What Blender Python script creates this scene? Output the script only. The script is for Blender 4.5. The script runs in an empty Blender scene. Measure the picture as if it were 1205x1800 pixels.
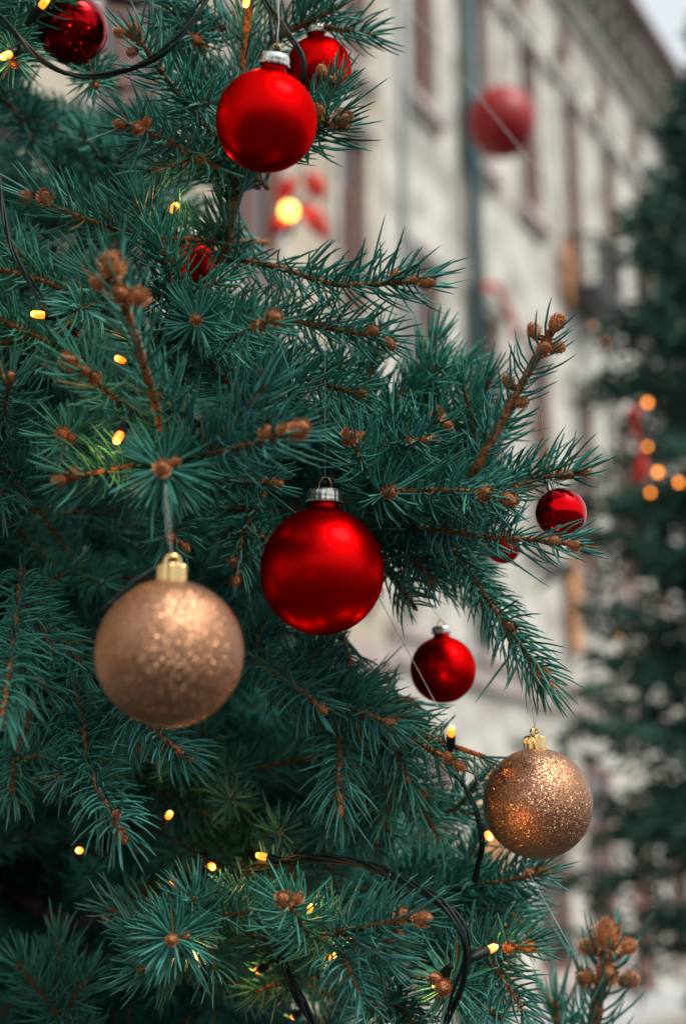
import bpy, bmesh, math, random
import numpy as np
from mathutils import Vector, Matrix, Quaternion

R = math.radians
rng = np.random.default_rng(11)
random.seed(5)
sc = bpy.context.scene
col = sc.collection

# ------------------------------------------------------------------ camera, sky, sun, exposure
CAM = Vector((0, 0, 1.6)); PITCH = 15.0
cd = bpy.data.cameras.new('camera'); cam = bpy.data.objects.new('camera', cd); col.objects.link(cam)
cam.location = CAM; cam.rotation_euler = (R(90 + PITCH), 0, 0)
cd.sensor_fit = 'VERTICAL'; cd.sensor_height = 36; cd.lens = 50
cd.clip_start = 0.02; cd.clip_end = 600
cd.dof.use_dof = True; cd.dof.focus_distance = 0.92; cd.dof.aperture_fstop = 4.0; cd.dof.aperture_blades = 0
sc.camera = cam

SUN = Vector((0.47, -0.33, 0.82)).normalized()          # towards the bright part of the cloudy sky
w = bpy.data.worlds.new('World'); sc.world = w; w.use_nodes = True
nt = w.node_tree; bg = nt.nodes['Background']
sky = nt.nodes.new('ShaderNodeTexSky'); sky.sky_type = 'NISHITA'; sky.sun_disc = False
sky.sun_elevation = math.asin(SUN.z); sky.sun_rotation = math.atan2(SUN.x, SUN.y)
sky.air_density = 1.0; sky.dust_density = 4.0; sky.ozone_density = 1.0
hs = nt.nodes.new('ShaderNodeHueSaturation'); hs.inputs['Saturation'].default_value = 0.42   # cloud cover
nt.links.new(sky.outputs[0], hs.inputs['Color']); cl = nt.nodes.new('ShaderNodeMix'); cl.data_type = 'RGBA'; cl.inputs['Factor'].default_value = 0.62
cl.inputs['B'].default_value = (6.4, 6.9, 7.1, 1)                     # even layer of cloud
nt.links.new(hs.outputs[0], cl.inputs['A']); nt.links.new(cl.outputs['Result'], bg.inputs['Color'])
bg.inputs['Strength'].default_value = 0.082
sd = bpy.data.lights.new('sun', 'SUN'); sun = bpy.data.objects.new('sun', sd); col.objects.link(sun)
sd.energy = 1.5; sd.angle = R(26); sd.color = (1.0, 0.95, 0.88)
sun.rotation_euler = SUN.to_track_quat('Z', 'Y').to_euler(); sun.location = (3, -4, 8)

sc.view_settings.view_transform = 'Standard'; sc.view_settings.look = 'None'
sc.view_settings.exposure = 1.0; sc.view_settings.gamma = 1.0
sc.cycles.use_denoising = True
sc.cycles.max_bounces = 8
sc.cycles.sample_clamp_indirect = 6.0
sc.cycles.caustics_reflective = False; sc.cycles.caustics_refractive = False

# ------------------------------------------------------------------ helpers
cP, sP = math.cos(R(PITCH)), math.sin(R(PITCH))
AX = np.array([1, 0, 0.]); AU = np.array([0, -sP, cP]); AF = np.array([0, cP, sP]); AC = np.array(CAM)
def at(x, y, d):
    """point seen at photo pixel (x, y) at d metres in front of the lens"""
    return AC + ((x - 602.5) / 2500 * AX + (900 - y) / 2500 * AU + AF) * d
def proj(p):
    q = p - AC; d = q @ AF
    return 602.5 + 2500 * (q @ AX) / d, 900 - 2500 * (q @ AU) / d, d
def unit(v):
    v = np.asarray(v, float)
    return v / (np.linalg.norm(v, axis=-1, keepdims=True) + 1e-12)

def link(name, data, parent=None, loc=(0, 0, 0)):
    o = bpy.data.objects.new(name, data); col.objects.link(o); o.location = Vector(loc)
    if parent is not None: o.parent = parent
    return o
def tag(o, label=None, cat=None, group=None, kind=None):
    if label: o['label'] = label
    if cat: o['category'] = cat
    if group: o['group'] = group
    if kind: o['kind'] = kind
    return o
def thing(name, loc, label, cat, group=None):
    return tag(link(name, None, None, loc), label, cat, group)

def mesh_np(name, verts, quads=None, tris=None, mats=(), smooth=True, rnd=None):
    me = bpy.data.meshes.new(name)
    verts = np.asarray(verts, np.float32)
    nq = 0 if quads is None else len(quads); ntr = 0 if tris is None else len(tris)
    me.vertices.add(len(verts)); me.vertices.foreach_set('co', verts.ravel())
    parts = []
    if nq: parts.append(np.asarray(quads, np.int32).ravel())
    if ntr: parts.append(np.asarray(tris, np.int32).ravel())
    loops = np.concatenate(parts)
    me.loops.add(len(loops)); me.loops.foreach_set('vertex_index', loops)
    starts = np.concatenate([np.arange(nq) * 4, nq * 4 + np.arange(ntr) * 3]).astype(np.int32)
    me.polygons.add(nq + ntr); me.polygons.foreach_set('loop_start', starts)
    me.polygons.foreach_set('loop_total', np.concatenate([np.full(nq, 4), np.full(ntr, 3)]).astype(np.int32))
    me.polygons.foreach_set('use_smooth', np.full(nq + ntr, smooth))
    if rnd is not None:
        a = me.attributes.new('rnd', 'FLOAT', 'POINT'); a.data.foreach_set('value', np.asarray(rnd, np.float32))
    for m in mats: me.materials.append(m)
    me.update(); me.validate()
    return me

class MB:
    """collects simple solids into one mesh"""
    def __init__(s): s.v = []; s.f = []
    def add(s, vs, fs):
        b = len(s.v); s.v += [tuple(map(float, v)) for v in vs]; s.f += [tuple(b + i for i in f) for f in fs]
    def box(s, a, b):
        x0, y0, z0 = a; x1, y1, z1 = b
        s.add([(x0,y0,z0),(x1,y0,z0),(x1,y1,z0),(x0,y1,z0),(x0,y0,z1),(x1,y0,z1),(x1,y1,z1),(x0,y1,z1)],
              [(0,3,2,1),(4,5,6,7),(0,1,5,4),(1,2,6,5),(2,3,7,6),(3,0,4,7)])
    def quad(s, *p): s.add(p, [(0, 1, 2, 3)])
    def lathe(s, prof, n=32, flute=None, c=(0, 0, 0)):
        vs = []; fs = []
        for i, (r, z) in enumerate(prof):
            for k in range(n):
                a = 2 * math.pi * k / n
                rr = r * (1 + (flute[i] if flute else 0) * math.cos(a * (flute[-1] if flute else 0)))
                vs.append((c[0] + rr * math.cos(a), c[1] + rr * math.sin(a), c[2] + z))
        for i in range(len(prof) - 1):
            for k in range(n):
                fs.append((i*n + k, i*n + (k+1) % n, (i+1)*n + (k+1) % n, (i+1)*n + k))
        s.add(vs, fs)
    def tube(s, pts, r, n=8, cap=True):
        pts = np.asarray(pts, float)
        vs, quads = tube_arrays(pts, np.full(len(pts), r) if np.isscalar(r) else np.asarray(r), n)
        fs = [tuple(q) for q in quads.tolist()]
        if cap:
            m = len(pts); fs += [tuple(range(n))[::-1], tuple(range((m-1)*n, m*n))]
        s.add(vs, fs)
    def build(s, name, mat, parent=None, loc=(0, 0, 0), smooth=False):
        me = bpy.data.meshes.new(name); me.from_pydata(s.v, [], s.f); me.materials.append(mat)
        if smooth: me.polygons.foreach_set('use_smooth', [True] * len(me.polygons))
        me.update()
        return link(name, me, parent, loc)

def tube_arrays(pts, rad, n):
    m = len(pts)
    tan = unit(np.gradient(pts, axis=0))
    ref = np.array([0.13, 0.31, 0.94])
    if abs(tan[0] @ ref) > 0.92: ref = np.array([1.0, 0.1, 0])
    u = unit(np.cross(tan, ref)); v = np.cross(tan, u)
    a = np.arange(n) * 2 * np.pi / n
    vs = pts[:, None, :] + rad[:, None, None] * (np.cos(a)[None, :, None] * u[:, None, :] + np.sin(a)[None, :, None] * v[:, None, :])
    i = np.arange(m - 1)[:, None] * n; k = np.arange(n)[None, :]; k2 = (k + 1) % n
    quads = np.stack([i + k, i + k2, i + n + k2, i + n + k], -1).reshape(-1, 4)
    return vs.reshape(-1, 3), quads

def smooth_path(P, step):
    """Catmull-Rom through P, resampled at even steps"""
    P = np.asarray(P, float)
    if len(P) == 2: P = np.array([P[0], P[0]*.66 + P[1]*.34, P[0]*.33 + P[1]*.67, P[1]])
    Q = np.vstack([2*P[0] - P[1], P, 2*P[-1] - P[-2]]); out = []
    for i in range(1, len(Q) - 2):
        t = np.linspace(0, 1, 24, endpoint=False)[:, None]
        a, b, c, d = Q[i-1], Q[i], Q[i+1], Q[i+2]
        out.append(.5 * (2*b + (c-a)*t + (2*a-5*b+4*c-d)*t**2 + (3*b-a-3*c+d)*t**3))
    out = np.vstack(out + [P[-1:]])
    L = np.concatenate([[0], np.cumsum(np.linalg.norm(np.diff(out, axis=0), axis=1))])
    n = max(4, int(L[-1] / step) + 1); s = np.linspace(0, L[-1], n)
    return np.stack([np.interp(s, L, out[:, k]) for k in range(3)], 1), L[-1]

# ------------------------------------------------------------------ materials
def mat(name, base=(.5, .5, .5), rough=.5, metal=0., spec=.5, **kw):
    m = bpy.data.materials.new(name); m.use_nodes = True
    b = m.node_tree.nodes['Principled BSDF']
    b.inputs['Base Color'].default_value = (*base, 1); b.inputs['Roughness'].default_value = rough
    b.inputs['Metallic'].default_value = metal; b.inputs['Specular IOR Level'].default_value = spec
    for k, v in kw.items(): b.inputs[k.replace('_', ' ')].default_value = v
    return m
def nodes(m): return m.node_tree.nodes, m.node_tree.links, m.node_tree.nodes['Principled BSDF']
def noise_col(m, c1, c2, scale, detail=4, lo=.35, hi=.65, coord='Object', bump=0, bscale=None):
    N, L, b = nodes(m)
    tc = N.new('ShaderNodeTexCoord'); nz = N.new('ShaderNodeTexNoise'); rp = N.new('ShaderNodeValToRGB')
    nz.inputs['Scale'].default_value = scale; nz.inputs['Detail'].default_value = detail
    rp.color_ramp.elements[0].position = lo; rp.color_ramp.elements[1].position = hi
    rp.color_ramp.elements[0].color = (*c1, 1); rp.color_ramp.elements[1].color = (*c2, 1)
    L.new(tc.outputs[coord], nz.inputs['Vector']); L.new(nz.outputs[0], rp.inputs[0]); L.new(rp.outputs[0], b.inputs['Base Color'])
    if bump:
        bp = N.new('ShaderNodeBump'); bp.inputs['Strength'].default_value = bump; bp.inputs['Distance'].default_value = 0.002
        n2 = N.new('ShaderNodeTexNoise'); n2.inputs['Scale'].default_value = bscale or scale * 3
        L.new(tc.outputs[coord], n2.inputs['Vector']); L.new(n2.outputs[0], bp.inputs['Height']); L.new(bp.outputs[0], b.inputs['Normal'])
    return m
def emit(m, c, s):
    N, L, b = nodes(m); b.inputs['Emission Color'].default_value = (*c, 1); b.inputs['Emission Strength'].default_value = s
    return m

# needles: every needle has its own shade; a few have yellowed
M_NEEDLE = mat('spruce_needle', rough=.5, spec=.28)
N, L, b = nodes(M_NEEDLE)
an = N.new('ShaderNodeAttribute'); an.attribute_name = 'rnd'
rp = N.new('ShaderNodeValToRGB'); hv = N.new('ShaderNodeHueSaturation'); oi = N.new('ShaderNodeObjectInfo')        # each branch a little bluer or greener, paler or deeper
m1 = N.new('ShaderNodeMapRange'); m1.inputs['To Min'].default_value = .475; m1.inputs['To Max'].default_value = .512
m2 = N.new('ShaderNodeMapRange'); m2.inputs['To Min'].default_value = 1.2; m2.inputs['To Max'].default_value = .78
L.new(oi.outputs['Random'], m1.inputs['Value']); L.new(oi.outputs['Random'], m2.inputs['Value'])
L.new(m1.outputs[0], hv.inputs['Hue']); L.new(m2.outputs[0], hv.inputs['Value'])
L.new(an.outputs['Fac'], rp.inputs[0]); L.new(rp.outputs[0], hv.inputs['Color']); L.new(hv.outputs[0], b.inputs['Base Color'])
cr = rp.color_ramp; cr.elements[0].position = 0; cr.elements[0].color = (.017, .092, .072, 1)
cr.elements[1].position = 1; cr.elements[1].color = (.24, .19, .07, 1)
for p, c in ((.30, (.032, .178, .140)), (.62, (.054, .258, .215)), (.93, (.105, .350, .310)), (.985, (.12, .29, .18))):
    e = cr.elements.new(p); e.color = (*c, 1)
M_TWIG = noise_col(mat('young_bark', rough=.75, spec=.25), (.12, .042, .016), (.44, .180, .065), 420, bump=.6)
M_BARK = noise_col(mat('old_bark', rough=.9, spec=.2), (.022, .014, .010), (.075, .048, .034), 60, bump=.8)
M_BUD = mat('bud_scale', rough=.7, spec=.3)
N, L, b = nodes(M_BUD)
an = N.new('ShaderNodeAttribute'); an.attribute_name = 'rnd'; rp = N.new('ShaderNodeValToRGB')
L.new(an.outputs['Fac'], rp.inputs[0]); L.new(rp.outputs[0], b.inputs['Base Color'])
rp.color_ramp.elements[0].color = (.22, .065, .022, 1); rp.color_ramp.elements[1].color = (.80, .50, .30, 1)
e = rp.color_ramp.elements.new(.5); e.color = (.58, .23, .085, 1)

M_RED = mat('frosted_red_glass', (.62, .0012, .002), .36, 1.0)
nodes(M_RED)[2].inputs['Specular Tint'].default_value = (1, .12, .12, 1)
def rough_var(m, lo, hi, scale):
    N, L, b = nodes(m); tc = N.new('ShaderNodeTexCoord'); nz = N.new('ShaderNodeTexNoise'); mr = N.new('ShaderNodeMapRange')
    nz.inputs['Scale'].default_value = scale; nz.inputs['Detail'].default_value = 6
    mr.inputs['To Min'].default_value = lo; mr.inputs['To Max'].default_value = hi
    L.new(tc.outputs['Object'], nz.inputs['Vector']); L.new(nz.outputs[0], mr.inputs['Value']); L.new(mr.outputs[0], b.inputs['Roughness'])
rough_var(M_RED, .31, .42, 60)
nodes(M_RED)[2].inputs['Coat Weight'].default_value = .02; nodes(M_RED)[2].inputs['Coat Roughness'].default_value = .06
M_REDGLOSS = mat('mirror_red_glass', (.34, .002, .004), .05, 1.0)
M_REDMINI = mat('bright_mirror_red', (.70, .003, .006), .10, 1.0)
M_SHADEBALL = mat('shade_green_glass', (.012, .035, .028), .5, 0)  # deep shade round this bauble is put into its dark green colour
M_CAP = noise_col(mat('aluminium_cap', (.8, .8, .76), .3, 1.0), (.55, .53, .46), (.9, .88, .82), 300)
M_GOLDCAP = mat('gilt_cap', (.72, .50, .22), .14, 1.0)
M_WIRE = mat('brass_wire', (.55, .36, .15), .3, 1.0)
M_THREAD = mat('nylon_thread', (.62, .66, .64), .3, 0, .5)
M_GOLDTHREAD = mat('gold_thread', (.75, .5, .14), .3, .7)
M_CABLE = mat('green_black_cable', (.005, .014, .013), .5, 0, .25)
M_BULB = emit(mat('warm_lamp', (1, .6, .2), .2), (1.0, .145, .006), 1.0)
N, L, b = nodes(M_BULB)       # bright die in the middle of an amber lens
tc = N.new('ShaderNodeTexCoord'); sx = N.new('ShaderNodeSeparateXYZ'); mr = N.new('ShaderNodeMapRange')
L.new(tc.outputs['Object'], sx.inputs[0]); L.new(sx.outputs[2], mr.inputs['Value'])
mr.inputs['From Min'].default_value = .0080; mr.inputs['From Max'].default_value = .0096; mr.inputs['To Min'].default_value = 1.7; mr.inputs['To Max'].default_value = 26
L.new(mr.outputs[0], b.inputs['Emission Strength'])
M_FARBULB = emit(mat('amber_lamp', (1, .5, .15), .3), (1.0, .27, .02), 3.2)

# gold glitter: every flake is tilted its own way
M_GLIT = mat('gold_glitter', (.62, .36, .20), .30, .85)
N, L, b = nodes(M_GLIT)
tc = N.new('ShaderNodeTexCoord'); vo = N.new('ShaderNodeTexVoronoi'); vo.inputs['Scale'].default_value = 2150
vo.inputs['Randomness'].default_value = 1.0
L.new(tc.outputs['Object'], vo.inputs['Vector'])
sub = N.new('ShaderNodeVectorMath'); sub.operation = 'SUBTRACT'; sub.inputs[1].default_value = (.5, .5, .5)
scl = N.new('ShaderNodeVectorMath'); scl.operation = 'SCALE'; scl.inputs['Scale'].default_value = .8
ge = N.new('ShaderNodeNewGeometry'); add = N.new('ShaderNodeVectorMath'); add.operation = 'ADD'
nrm = N.new('ShaderNodeVectorMath'); nrm.operation = 'NORMALIZE'
tm = N.new('ShaderNodeMapRange'); tm.inputs['From Min'].default_value = .82; tm.inputs['From Max'].default_value = .96
tm.inputs['To Min'].default_value = .66; tm.inputs['To Max'].default_value = 1.7
sp0 = N.new('ShaderNodeSeparateColor'); L.new(vo.outputs['Color'], sp0.inputs[0]); L.new(sp0.outputs[2], tm.inputs['Value']); L.new(tm.outputs[0], scl.inputs['Scale'])
L.new(vo.outputs['Color'], sub.inputs[0]); L.new(sub.outputs[0], scl.inputs[0]); L.new(scl.outputs[0], add.inputs[0])
L.new(ge.outputs['Normal'], add.inputs[1]); L.new(add.outputs[0], nrm.inputs[0]); L.new(nrm.outputs[0], b.inputs['Normal'])
sp = N.new('ShaderNodeSeparateColor'); L.new(vo.outputs['Color'], sp.inputs[0])
rp = N.new('ShaderNodeValToRGB'); L.new(sp.outputs[0], rp.inputs[0]); L.new(rp.outputs[0], b.inputs['Base Color'])
rp.color_ramp.elements[0].color = (.26, .098, .044, 1); rp.color_ramp.elements[1].color = (.60, .33, .19, 1)
mr = N.new('ShaderNodeMapRange'); mr.inputs['To Min'].default_value = .14; mr.inputs['To Max'].default_value = .48
L.new(sp.outputs[1], mr.inputs['Value']); L.new(mr.outputs[0], b.inputs['Roughness'])

M_PLASTER = noise_col(mat('white_plaster', rough=.9, spec=.2), (.39, .365, .315), (.65, .625, .565), 1.6, 10, .38, .58)
M_CREAM = noise_col(mat('cream_plaster', rough=.9, spec=.2), (.44, .38, .29), (.56, .50, .40), 1.1)
M_MOULD = noise_col(mat('stone_moulding', rough=.9, spec=.2), (.44, .40, .36), (.58, .54, .50), 2)
M_PINK = noise_col(mat('pinkish_stone', rough=.9, spec=.2), (.40, .33, .30), (.52, .45, .42), 2)
M_BROWN = noise_col(mat('brown_painted_wood', rough=.6), (.17, .075, .055), (.27, .13, .10), 6)
M_ROOF = noise_col(mat('brown_roof_metal', rough=.6), (.09, .045, .04), (.15, .08, .07), 2)
M_PANE = mat('dark_window_glass', (.095, .068, .06), .14, 0, .5)
M_WARMPANE = emit(mat('lit_window_glass', (.4, .25, .1), .2), (1, .46, .16), .22)
M_IRON = noise_col(mat('teal_cast_iron', rough=.5), (.022, .070, .078), (.036, .10, .11), 9)
M_GREYIRON = mat('grey_zinc', (.30, .34, .34), .5)
M_BLACKIRON = mat('black_iron', (.03, .03, .035), .5)
M_ORANGE = noise_col(mat('orange_glow_and_door', rough=.8), (.58, .24, .09), (.66, .32, .14), 3)  # warm lit glow as plain colour on the wall sheets; also one door
M_REDCLOTH = noise_col(mat('red_cloth', rough=.75), (.42, .012, .008), (.62, .03, .015), 7)
M_REDPAINT = mat('red_lacquer', (.34, .010, .014), .42, 0, .4)
M_GROUND = noise_col(mat('pale_stone_paving', rough=.85, spec=.3), (.36, .37, .37), (.50, .51, .51), .8)
M_ROAD = noise_col(mat('dark_asphalt', rough=.8, spec=.25), (.034, .035, .037), (.062, .062, .062), 3)
M_KERB = noise_col(mat('kerb_stone', rough=.85, spec=.3), (.25, .23, .21), (.36, .33, .30), 2)
M_FARLEAF = mat('dark_foliage', rough=.5, spec=.35)
N, L, b = nodes(M_FARLEAF)
an = N.new('ShaderNodeAttribute'); an.attribute_name = 'rnd'; rp = N.new('ShaderNodeValToRGB')
L.new(an.outputs['Fac'], rp.inputs[0]); L.new(rp.outputs[0], b.inputs['Base Color'])
rp.color_ramp.elements[0].color = (.010, .048, .030, 1); rp.color_ramp.elements[1].color = (.050, .165, .110, 1)

# ------------------------------------------------------------------ ground
g = MB(); g.quad((-150, -150, 0), (150, -150, 0), (150, 250, 0), (-150, 250, 0))
tag(g.build('ground', M_ROAD), kind='structure')
pv = MB(); pv.box((-25, -1.6, -.1), (60, .0, .12)); pvo = pv.build('pavement', M_GROUND); pvo.location = (-6.495, 3.75, 0); pvo.rotation_euler = (0, 0, R(60)); tag(pvo, kind='structure')
k = MB()
for i in range(60): k.box((-10 + i*1.2, -1.9, 0), (-8.81 + i*1.2, -1.602, .125))
kerb = k.build('kerb', M_KERB); kerb.location = (-6.495, 3.75, 0); kerb.rotation_euler = (0, 0, R(60)); tag(kerb, kind='structure')

# ------------------------------------------------------------------ buildings (local x runs along the street front, -y is the street)
def facade(o, s0, s1, H, openings, m):
    """wall shell with real openings (x0, x1, z0, z1)"""
    xs = sorted({s0, s1, *[a for q in openings for a in q[:2]]}); zs = sorted({0.0, H, *[a for q in openings for a in q[2:4]]})
    f = MB(); D = .12
    for i in range(len(xs) - 1):
        for j in range(len(zs) - 1):
            cx, cz = (xs[i] + xs[i+1]) / 2, (zs[j] + zs[j+1]) / 2
            if any(q[0] < cx < q[1] and q[2] < cz < q[3] for q in openings): continue
            f.quad((xs[i], 0, zs[j]), (xs[i+1], 0, zs[j]), (xs[i+1], 0, zs[j+1]), (xs[i], 0, zs[j+1]))
    for x0, x1, z0, z1 in [q[:4] for q in openings]:
        f.quad((x0,0,z0),(x0,D,z0),(x0,D,z1),(x0,0,z1)); f.quad((x1,0,z0),(x1,0,z1),(x1,D,z1),(x1,D,z0))
        f.quad((x0,0,z1),(x0,D,z1),(x1,D,z1),(x1,0,z1)); f.quad((x0,0,z0),(x1,0,z0),(x1,D,z0),(x0,D,z0))
    f.quad((s0,0,0),(s0,0,H),(s0,9,H),(s0,9,0)); f.quad((s1,0,0),(s1,9,0),(s1,9,H),(s1,0,H))
    f.quad((s0,9,0),(s0,9,H),(s1,9,H),(s1,9,0)); f.quad((s0,0,H),(s1,0,H),(s1,9,H),(s0,9,H))
    return f.build('wall', m, o)
_wcache = {}
def window(o, x0, x1, z0, z1, pane=None, sill=True, hood=True):
    key = (round(x1 - x0, 3), round(z1 - z0, 3), sill, hood)
    W, Hh = key[:2]
    if key not in _wcache:
        f = MB(); t = .10
        f.box((0, .02, 0), (t, .10, Hh)); f.box((W-t, .02, 0), (W, .10, Hh))
        f.box((t, .02, 0), (W-t, .10, t)); f.box((t, .02, Hh-t), (W-t, .10, Hh))
        f.box((W/2-.05, .03, t), (W/2+.05, .09, Hh*.66)); f.box((t, .03, Hh*.66), (W-t, .09, Hh*.66+.08))
        p = MB(); p.box((t*.5, .06, t*.5), (W-t*.5, .075, Hh-t*.5))
        s = MB(); s.box((-.16, -.16, -.14), (W+.16, .0, -.01)); s.box((-.10, -.09, -.26), (W+.10, -.003, -.14))
        h = MB(); h.box((-.14, -.10, .02), (-.02, -.003, Hh*.02+.03)); h.box((-.18, -.13, Hh+.12), (W+.18, -.003, Hh+.26)); h.box((-.12, -.07, Hh+.015), (W+.12, -.003, Hh+.12))
        for e in (-.12, W+.01): h.box((e, -.06, .03), (e+.11, -.003, Hh+.015))
        ob = [q.build(n, mm) for q, n, mm in ((f, 'window', M_BROWN), (p, 'pane', M_PANE), (s, 'sill', M_PINK), (h, 'surround', M_PLASTER))]
        _wcache[key] = [q.data for q in ob]
        for q in ob: bpy.data.objects.remove(q)
    d = _wcache[key]
    wo = link('window', d[0], o, (x0, 0, z0)); link('pane', d[1] if not pane else pane_variant(d[1], pane), wo)
    if sill: link('sill', d[2], wo)
    if hood: link('surround', d[3], wo)
    return wo
_pv = {}
def pane_variant(me, m):
    if me.name not in _pv:
        c = me.copy(); c.materials.clear(); c.materials.append(m); _pv[me.name] = c
    return _pv[me.name]

B_LOC = (-6.495, 3.75, 0)
b1 = thing('town_house', B_LOC, 'long white plastered town house with tall brown windows and deep cornice', 'building')
b1.rotation_euler = (0, 0, R(60))
S0, S1, H1 = 13.95, 47.0, 17.05
bays = [15.02 + 1.86 * k for k in range(17)]
ops = []; wins = []
for i, bx in enumerate(bays):
    z0 = 10.95 if i == 3 else 11.66
    ops.append((bx - .37, bx + .37, z0, 14.56)); wins.append((*ops[-1], None, i != 3, True))
    ops.append((bx - .27, bx + .27, 15.35, 16.1)); wins.append((*ops[-1], None, False, False))
    ops.append((bx - .42, bx + .42, 6.35, 9.35)); wins.append((*ops[-1], M_WARMPANE if i in (7, 11) else None, True, True))
    if i % 3 != 1:
        ops.append((bx - .62, bx + .62, .55, 3.45)); wins.append((*ops[-1], M_WARMPANE if i == 9 else None, True, False))
    else: ops.append((bx - .55, bx + .55, 0.0, 3.2))
facade(b1, S0, S1, H1, ops, M_PLASTER)
for q in wins: window(b1, *q)
for i, bx in enumerate(bays):
    if i % 3 == 1:
        dm = MB(); dm.box((bx-.53, .12, .01), (bx+.53, .20, 3.18))
        for zz in (.25, 1.2, 2.2):
            for sx in (-.44, .06): dm.box((bx+sx, .09, zz), (bx+sx+.38, .12, zz+.8))
        do = dm.build('door', M_ORANGE if i == 1 else M_BROWN, b1)
        hm = MB(); hm.tube([(bx+.02, .06, 1.0), (bx+.02, .04, 1.05), (bx+.02, .04, 1.2), (bx+.02, .06, 1.25)], .012); hm.build('handle', M_CAP, do)
c = MB()
c.box((S0, -.20, 16.42), (S1, -.003, 16.60)); c.box((S0, -.12, 16.28), (S1, -.004, 16.42)); c.build('frieze', M_PLASTER, b1)
c = MB(); c.box((S0, -.62, 17.06), (S1, -.003, 17.18)); c.box((S0, -.30, 16.92), (S1, -.004, 17.06)); c.build('cornice', M_PLASTER, b1)
bd = MB(); bd.box((0, -.5, .12), (.16, -.004, .30)); bd.box((0.01, -.28, -.08), (.15, -.004, .12)); bo = bd.build('bracket', M_MOULD)
bme = bo.data; bpy.data.objects.remove(bo)
for i in range(54): link('bracket', bme, b1, (S0 + .35 + i * .6, 0, 16.61))
c = MB(); c.box((S0-.1, -.82, 17.185), (S1, -.3, 17.34)); c.box((S0-.1, -.78, 17.34), (S1, 2, 17.46)); c.build('roof', M_ROOF, b1)
c = MB(); c.box((S0, -.10, 4.12), (S1, -.003, 4.42)); c.box((S0, -.17, 4.42), (S1, -.003, 4.56)); c.build('string_course', M_PINK, b1)
# swags of relief between the top windows and the frieze
sw = MB(); sw.tube([(-.55 + .11*k, -.05, -.22 * math.sin(math.pi * k / 10)) for k in range(11)], [.03 + .05 * math.sin(math.pi * k / 10) for k in range(11)], 8)
sw.lathe([(.0, 0), (.10, .0), (.10, .001)], 12, c=(-.58, -.03, 0)); so = sw.build('relief_swag', M_MOULD); sme = so.data; bpy.data.objects.remove(so)
for bx in bays: link('relief_swag', sme, b1, (bx + .93, 0, 14.9)); link('relief_swag', sme, b1, (bx, 0, 15.2))
dp = MB(); dp.tube([(14.42, -.07, 4.57), (14.42, -.07, 16.2)], .045, 12); dp.build('drain_pipe', M_GREYIRON, b1, smooth=True)
dp = MB(); dp.lathe([(.0, 4.57), (.10, 4.57), (.095, 11.0), (.10, 11.02), (.14, 11.5), (.15, 11.7), (.15, 12.3), (.12, 12.5), (.095, 12.55), (.095, 16.26), (0, 16.26)], 20, c=(16.28, -.19, 0)); dp.build('drain_pipe', M_IRON, b1, smooth=True)
bal = MB(); bal.box((19.95, -.62, 10.78), (21.25, -.003, 10.93)); bo = bal.build('balcony', M_BLACKIRON, b1)
rl = MB(); rl.box((19.97, -.61, 11.75), (21.23, -.57, 11.80))
for k in range(14): rl.box((19.98 + k*.094, -.60, 10.932), (20.0 + k*.094, -.58, 11.75))
for e in (19.97, 21.20): rl.box((e, -.565, 11.75), (e+.03, -.01, 11.80))
rl.build('railing', M_BLACKIRON, bo)

b2 = thing('cream_house', B_LOC, 'cream plastered house with brown windows seen behind the spruce branches', 'building')
b2.rotation_euler = (0, 0, R(60))
ops = []; wins = []
for i in range(13):
    bx = 13.15 - i * 2.05
    for j, (z0, z1) in enumerate(((.6, 3.3), (4.9, 7.2), (7.9, 10.3), (11.2, 13.4))):
        wd = .34 if i == 0 else .5
        ops.append((bx - wd, bx + wd, z0, z1)); wins.append((*ops[-1], M_WARMPANE if (i + j) % 4 == 1 and j < 2 else None, True, j > 0))
facade(b2, -14.0, 13.94, 15.2, ops, M_CREAM)
for q in wins: window(b2, *q)
c = MB(); c.box((-14, -.5, 14.7), (13.93, -.003, 15.0)); c.box((-14, -.3, 14.4), (13.93, -.004, 14.7)); c.build('cornice', M_MOULD, b2)
c = MB(); c.box((-14.1, -.6, 15.21), (13.93, 3, 15.4)); c.build('roof', M_ROOF, b2)
c = MB(); c.box((-14, -.08, 4.0), (13.93, -.003, 4.25)); c.build('string_course', M_PINK, b2)

def onwall(s, z, out=.0):
    return np.array(B_LOC) + s * np.array([.5, .8660254, 0]) + out * np.array([.8660254, -.5, 0]) + np.array([0, 0, z])
for (s, z, hh, wd, lab) in ((19.96, 10.62, 1.1, .32, 'narrow orange sheet coloured as a warm lit glow below the balcony of the white house'),
                            (19.6, 5.0, 1.45, .40, 'orange sheet coloured as a warm lit glow low on the white house beside the dark tree')):
    o = thing('glow_sheet', onwall(s, z, 0), lab, 'glow_sheet'); o.rotation_euler = (0, 0, R(60))  # added orange piece, its colour stands in for a warm lit glow
    bm_ = MB(); n = 10
    for k in range(n):
        y = lambda q: -.16 - .02 * math.sin(q * 1.3)
        z0, z1 = hh * k / n, hh * (k + 1) / n
        bm_.add([(-wd/2, y(k), z0), (wd/2, y(k), z0), (wd/2, y(k+1), z1), (-wd/2, y(k+1), z1), (-wd/2, y(k)+.012, z0), (wd/2, y(k)+.012, z0), (wd/2, y(k+1)+.012, z1), (-wd/2, y(k+1)+.012, z1)],
                [(0,1,2,3),(7,6,5,4),(1,5,6,2),(0,3,7,4)])
    bm_.build('sheet', M_ORANGE, o, smooth=True)
    rd = MB(); rd.tube([(-wd/2-.05, -.16, hh+.01), (wd/2+.05, -.16, hh+.01)], .015); rd.tube([(0, -.16, hh+.01), (0, 0, hh+.03)], .012); rd.build('rod', M_BLACKIRON, o)
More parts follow.
